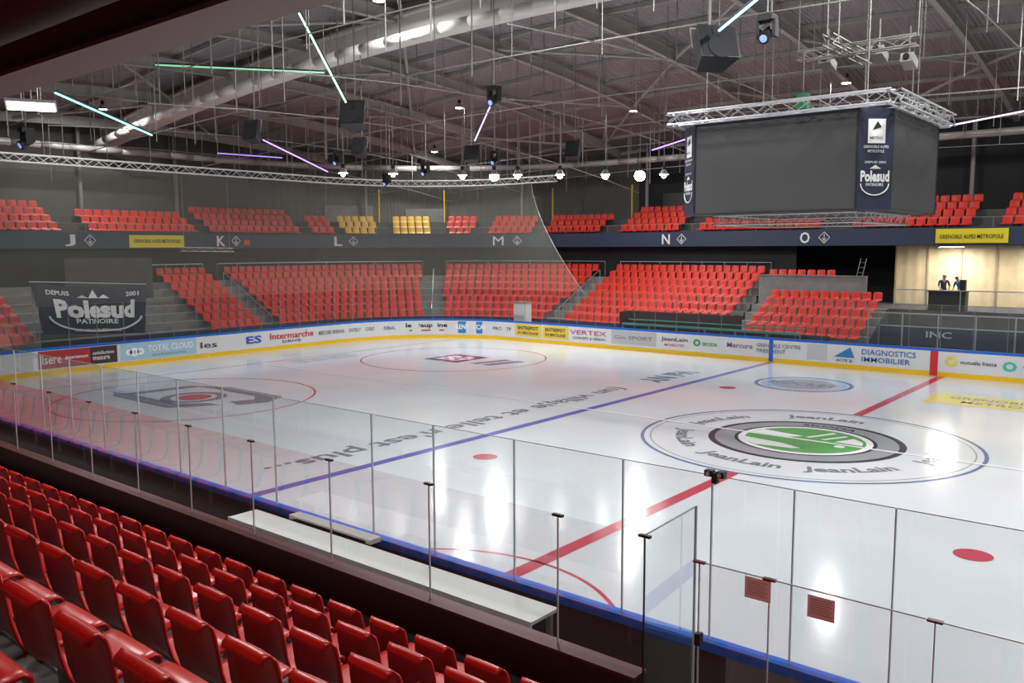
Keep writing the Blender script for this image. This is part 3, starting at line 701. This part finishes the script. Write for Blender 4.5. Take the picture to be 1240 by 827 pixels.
# ------------------------------------------------------------------ near stand
ns=MB(); NX0,NX1=-30,16
NZ=1.28
for i in range(10):
    z=NZ+.4*i; y1=-18.0-.8*i if i else -17.18; y0=-18.8-.8*i
    ns.box((NX0,y0,z-.4 if i else -.02),(NX1,y1,z),M_conc if i else M_concd)
    if i: ns.box((NX0,y1-.012,z-.05),(NX1,y1+.003,z+.004),M_concd)
nso=ns.build('near_grandstand')
sup=MB()
for i in range(6):
    y=-18.35-.8*i;z=NZ+.4*i
    xs_=[5.6-.56*k for k in range(62)]
    if i<4: xs_+= [5.6+.56*k for k in range(1,9)]
    pl=[(x,y,z,0,-1) for x in xs_]
    merge_seats('stadium_seat_row',pl,seatH,M_seat,True)
    sup.box((min(xs_)-.2,y+.1,z+.33),(max(xs_)+.2,y+.16,z+.38),M_rod)
    for x in xs_[::2]: sup.box((x-.285,y+.11,z),(x-.24,y+.15,z+.35),M_rod)
sup.build('seat_support_rails',parent=nso)

# ------------------------------------------------------------------ technicians
M_sk=mat('skin',(.62,.38,.28),.5); M_jean=mat('dark_trousers',(.02,.022,.03),.8)
def person(loc,yaw,lean,shirt,hair,armL,armR,head_turn=0.0):
    root=empty('person',loc); root.rotation_euler=(0,0,yaw)
    sk=M_sk; V=[];E=[];R=[];T=[]
    def J(p,r,par,tag):
        V.append(Vector(p));R.append(r);T.append(tag)
        if par is not None:E.append((par,len(V)-1))
        return len(V)-1
    def L(x,y,z):
        c_,s_=math.cos(lean),math.sin(lean); zz=z-.95; return (x,y*c_+zz*s_,.95+zz*c_-y*s_)
    pel=J((0,0,.95),.145,None,'p'); w=J(L(0,0,1.1),.125,pel,'s'); ch=J(L(0,.01,1.32),.15,w,'s'); nk=J(L(0,0,1.48),.06,ch,'k'); 
    h0=J(L(0,.03,1.56),.07,nk,'k'); h1=J(L(0,.05,1.64),.098,h0,'k'); h2=J(L(0,.045,1.71),.085,h1,'h')
    for sx in(-1,1):
        hp=J((sx*.1,0,.88),.095,pel,'p'); kn=J((sx*.11,.03,.5),.06,hp,'p'); an=J((sx*.11,-.02,.09),.042,kn,'p'); ft=J((sx*.12,.14,.035),.035,an,'b')
        sh=J(L(sx*.19,0,1.41),.065,ch,'s'); el,wr=(armL if sx<0 else armR)
        e=J(L(*el),.043,sh,'s'); wv=Vector(L(*wr)); ww=J(wv,.028,e,'k')
        dr=(wv-V[e]).normalized(); side=Vector((1,0,0)); side=(side-dr*side.dot(dr)).normalized(); dn=dr.cross(side)
        pm=J(wv+dr*.06,.03,ww,'k')
        for k,(off,l) in enumerate(((-.027,.065),(-.009,.08),(.009,.085),(.027,.075))):
            a=J(wv+dr*.1+side*off,.009,pm,'k'); b=J(V[a]+dr*l*.5-Vector((0,0,.01)),.0085,a,'k'); J(V[b]+dr*l*.4-Vector((0,0,.025)),.007,b,'k')
        a=J(wv+dr*.05+side*(-sx)*.045,.011,pm,'k'); J(V[a]+dr*.035+side*(-sx)*.015,.009,a,'k')
    me=bpy.data.meshes.new('body'); me.from_pydata([tuple(v) for v in V],E,[]); o=bpy.data.objects.new('body',me); scene.collection.objects.link(o)
    md=o.modifiers.new('skin','SKIN'); 
    for i,sv in enumerate(me.skin_vertices[0].data): sv.radius=(R[i],R[i]*(.72 if T[i]=='s' and R[i]>.1 else 1)); sv.use_root=(i==0)
    ss=o.modifiers.new('sub','SUBSURF'); ss.levels=2; ss.render_levels=2
    bpy.context.view_layer.update()
    m2=bpy.data.meshes.new_from_object(o.evaluated_get(bpy.context.evaluated_depsgraph_get()))
    bpy.data.objects.remove(o)
    m2.materials.clear()
    for m in (sk,shirt,M_jean,hair,M_black): m2.materials.append(m)
    idx={'k':0,'s':1,'p':2,'h':3,'b':4}
    seg=[(V[a],V[b],T[b]) for a,b in E]
    for p in m2.polygons:
        c=p.center;best=9;t='s'
        for a,b,tg in seg:
            ab=b-a;q=max(0,min(1,(c-a).dot(ab)/ab.length_squared)); d=(c-(a+ab*q)).length
            if d<best: best=d;t=tg
        p.material_index=idx[t]; p.use_smooth=True
    b=bpy.data.objects.new('body',m2); scene.collection.objects.link(b); b.parent=root
    f=MB(); hc=V[h1]; c_,s_=math.cos(lean),math.sin(lean); fw=Vector((0,c_,-s_)); up=Vector((0,s_,c_)); rt=Vector((1,0,0))
    for sx in(-1,1):
        q=hc+fw*.088+rt*sx*.033+up*.015; f.tube(q-fw*.01,q+fw*.008,.012,M_white,8); f.tube(q+fw*.006,q+fw*.011,.006,M_black,8)
        q=hc+rt*sx*.095; f.obox(q,rt,fw,up,.008,.02,.03,sk)
        q=hc+fw*.092+rt*sx*.033+up*.038; f.obox(q,rt,fw,up,.018,.005,.004,hair)
    q=hc+fw*.1-up*.008; f.add([q+up*.03-fw*.012,q-up*.015+rt*.016-fw*.015,q-up*.015-rt*.016-fw*.015,q-up*.012+fw*.014],[(0,1,3),(0,3,2),(1,2,3)],sk)
    q=hc+fw*.085-up*.045; f.obox(q,rt,fw,up,.024,.006,.005,cm((.4,.12,.1)))
    f.build('face',parent=root)
    return root
person((-1.95,23.1,2.25),math.radians(-150),.12,mat('shirt_navy',(.03,.06,.12),.8),mat('hair_brown',(.04,.025,.015),.7),(( -.26,.1,1.15),(-.16,.3,1.0)),((.26,.1,1.15),(.16,.32,1.02)))
person((-1.15,23.15,2.25),math.radians(150),.42,mat('shirt_blue',(.02,.2,.5),.8),mat('hair_dark',(.03,.02,.015),.7),((-.26,.12,1.18),(-.15,.34,1.1)),((.26,.12,1.18),(.16,.34,1.12)))

# ------------------------------------------------------------------ lamps
def lamp(p,power,size=.5,col=(1,.985,.965),bulb=0):
    p=Vector(p); 
    mb=MB(); mb.tube(p+Vector((0,0,.05)),p+Vector((0,0,.3)),size*.5,M_alu,20,r2=size*.22); mb.tube(p+Vector((0,0,.3)),p+Vector((0,0,.5)),size*.2,M_black,14)
    mb.tube(p+Vector((0,0,.04)),p+Vector((0,0,.06)),size*.47,M_lamp,20)
    if bulb: mb.sphere(p+Vector((0,0,-.02)),bulb,M_lamp)
    mb.tube(p+Vector((0,0,.5)),(p.x,p.y,max(p.z+.6,zr(p.x,p.y))),.02,M_rod,5)
    r=empty('high_bay_lamp'); mb.build('housing',parent=r)
    if power:
        l=bpy.data.lights.new('lamp_light','AREA'); l.shape='DISK'; l.size=size*.9; l.energy=power*LF; l.color=col
        o=bpy.data.objects.new('lamp_light',l); o.location=p-Vector((0,0,bulb+.03 if bulb else 0)); o.parent=r; scene.collection.objects.link(o)
for x,y,pw,bu in((-24,6.9,0,.1),(-22,9.9,0,.14),(-20.7,10.9,600,.25),(-19.8,11.7,0,.14),(-18.1,13.1,0,.14),(-16.3,14.6,0,.17),(-14.9,15.7,600,.28),(-14,16.6,0,.12),(-25.6,5,0,.1)):
    lamp((x,y,9.05),pw,.5,bulb=bu)
for x,y in((-6,-6),(-2,-11),(4,-4),(4,6),(11,-8),(11,7),(18,0),(-9,-13)):
    lamp((x,y,13.1 if x<8 else 12.2),850,.9)
for x,y in((-28,-7),(-16,-1.0),(-26,14),(-34,20),(-18,20),(-6,20),(4,20),(-38,-1)):
    z=zr(x,y)-.9; lamp((x,y,z),480,.45)
def fill_lamp(x,y,z,power,L_=1.2):  # added fill light; housing, glowing face and tube are made up around it
    r=empty('added_fill_lamp'); mb=MB(); mb.box((x-L_/2,y-.08,z),(x+L_/2,y+.08,z+.08),M_alu); mb.box((x-L_/2+.03,y-.06,z-.01),(x+L_/2-.03,y+.06,z),M_lamp); mb.build('housing',parent=r)
    l=bpy.data.lights.new('tube','AREA'); l.shape='RECTANGLE'; l.size=L_; l.size_y=.1; l.energy=power*LF; l.color=(1,.96,.9)
    o=bpy.data.objects.new('tube',l); o.location=(x,y,z-.03); o.parent=r; scene.collection.objects.link(o)
fill_lamp(5,-20.8,7.65,45)  # fill added out of frame under the soffit to lift the near seats
fill_lamp(-2,24.6,5.3,200); fill_lamp(2.5,24.6,5.3,200)  # fills added under the balcony to brighten the plywood wall
mb=MB(); c0=Vector((-17.9,-12.6,9.45))
mb.obox(c0,(.45,.9,0),(.9,-.45,.6),(-.5,.2,1),.65,.2,.05,M_alu); mb.obox(c0-Vector((-.5,.2,1)).normalized()*.055,(.45,.9,0),(.9,-.45,.6),(-.5,.2,1),.6,.17,.01,em('flood_face',(1,.98,.85),10)); mb.tube(c0,(c0.x,c0.y,zr(c0.x,c0.y)-.1),.03,M_alu,6)
mb.build('led_floodlight')

w=bpy.data.worlds.new('world'); scene.world=w; w.use_nodes=True; w.node_tree.nodes['Background'].inputs[0].default_value=(.6,.65,.7,1); w.node_tree.nodes['Background'].inputs[1].default_value=.15

# ------------------------------------------------------------------ camera
yaw,pitch,roll=-0.6915,-0.1083,-0.004
fw=Vector((math.sin(yaw)*math.cos(pitch),math.cos(yaw)*math.cos(pitch),math.sin(pitch))); r=Vector((math.cos(yaw),-math.sin(yaw),0)); u=r.cross(fw)
r2=r*math.cos(roll)+u*math.sin(roll); u2=-r*math.sin(roll)+u*math.cos(roll)
cam=bpy.data.cameras.new('camera'); cam.sensor_width=36; cam.lens=1037.5/1240*36; cam.clip_start=.05; cam.clip_end=300
co=bpy.data.objects.new('camera',cam); scene.collection.objects.link(co)
Mx=Matrix((r2,u2,-fw)).transposed().to_4x4(); Mx.translation=Vector((8.657,-23.172,5.326)); co.matrix_world=Mx
scene.camera=co
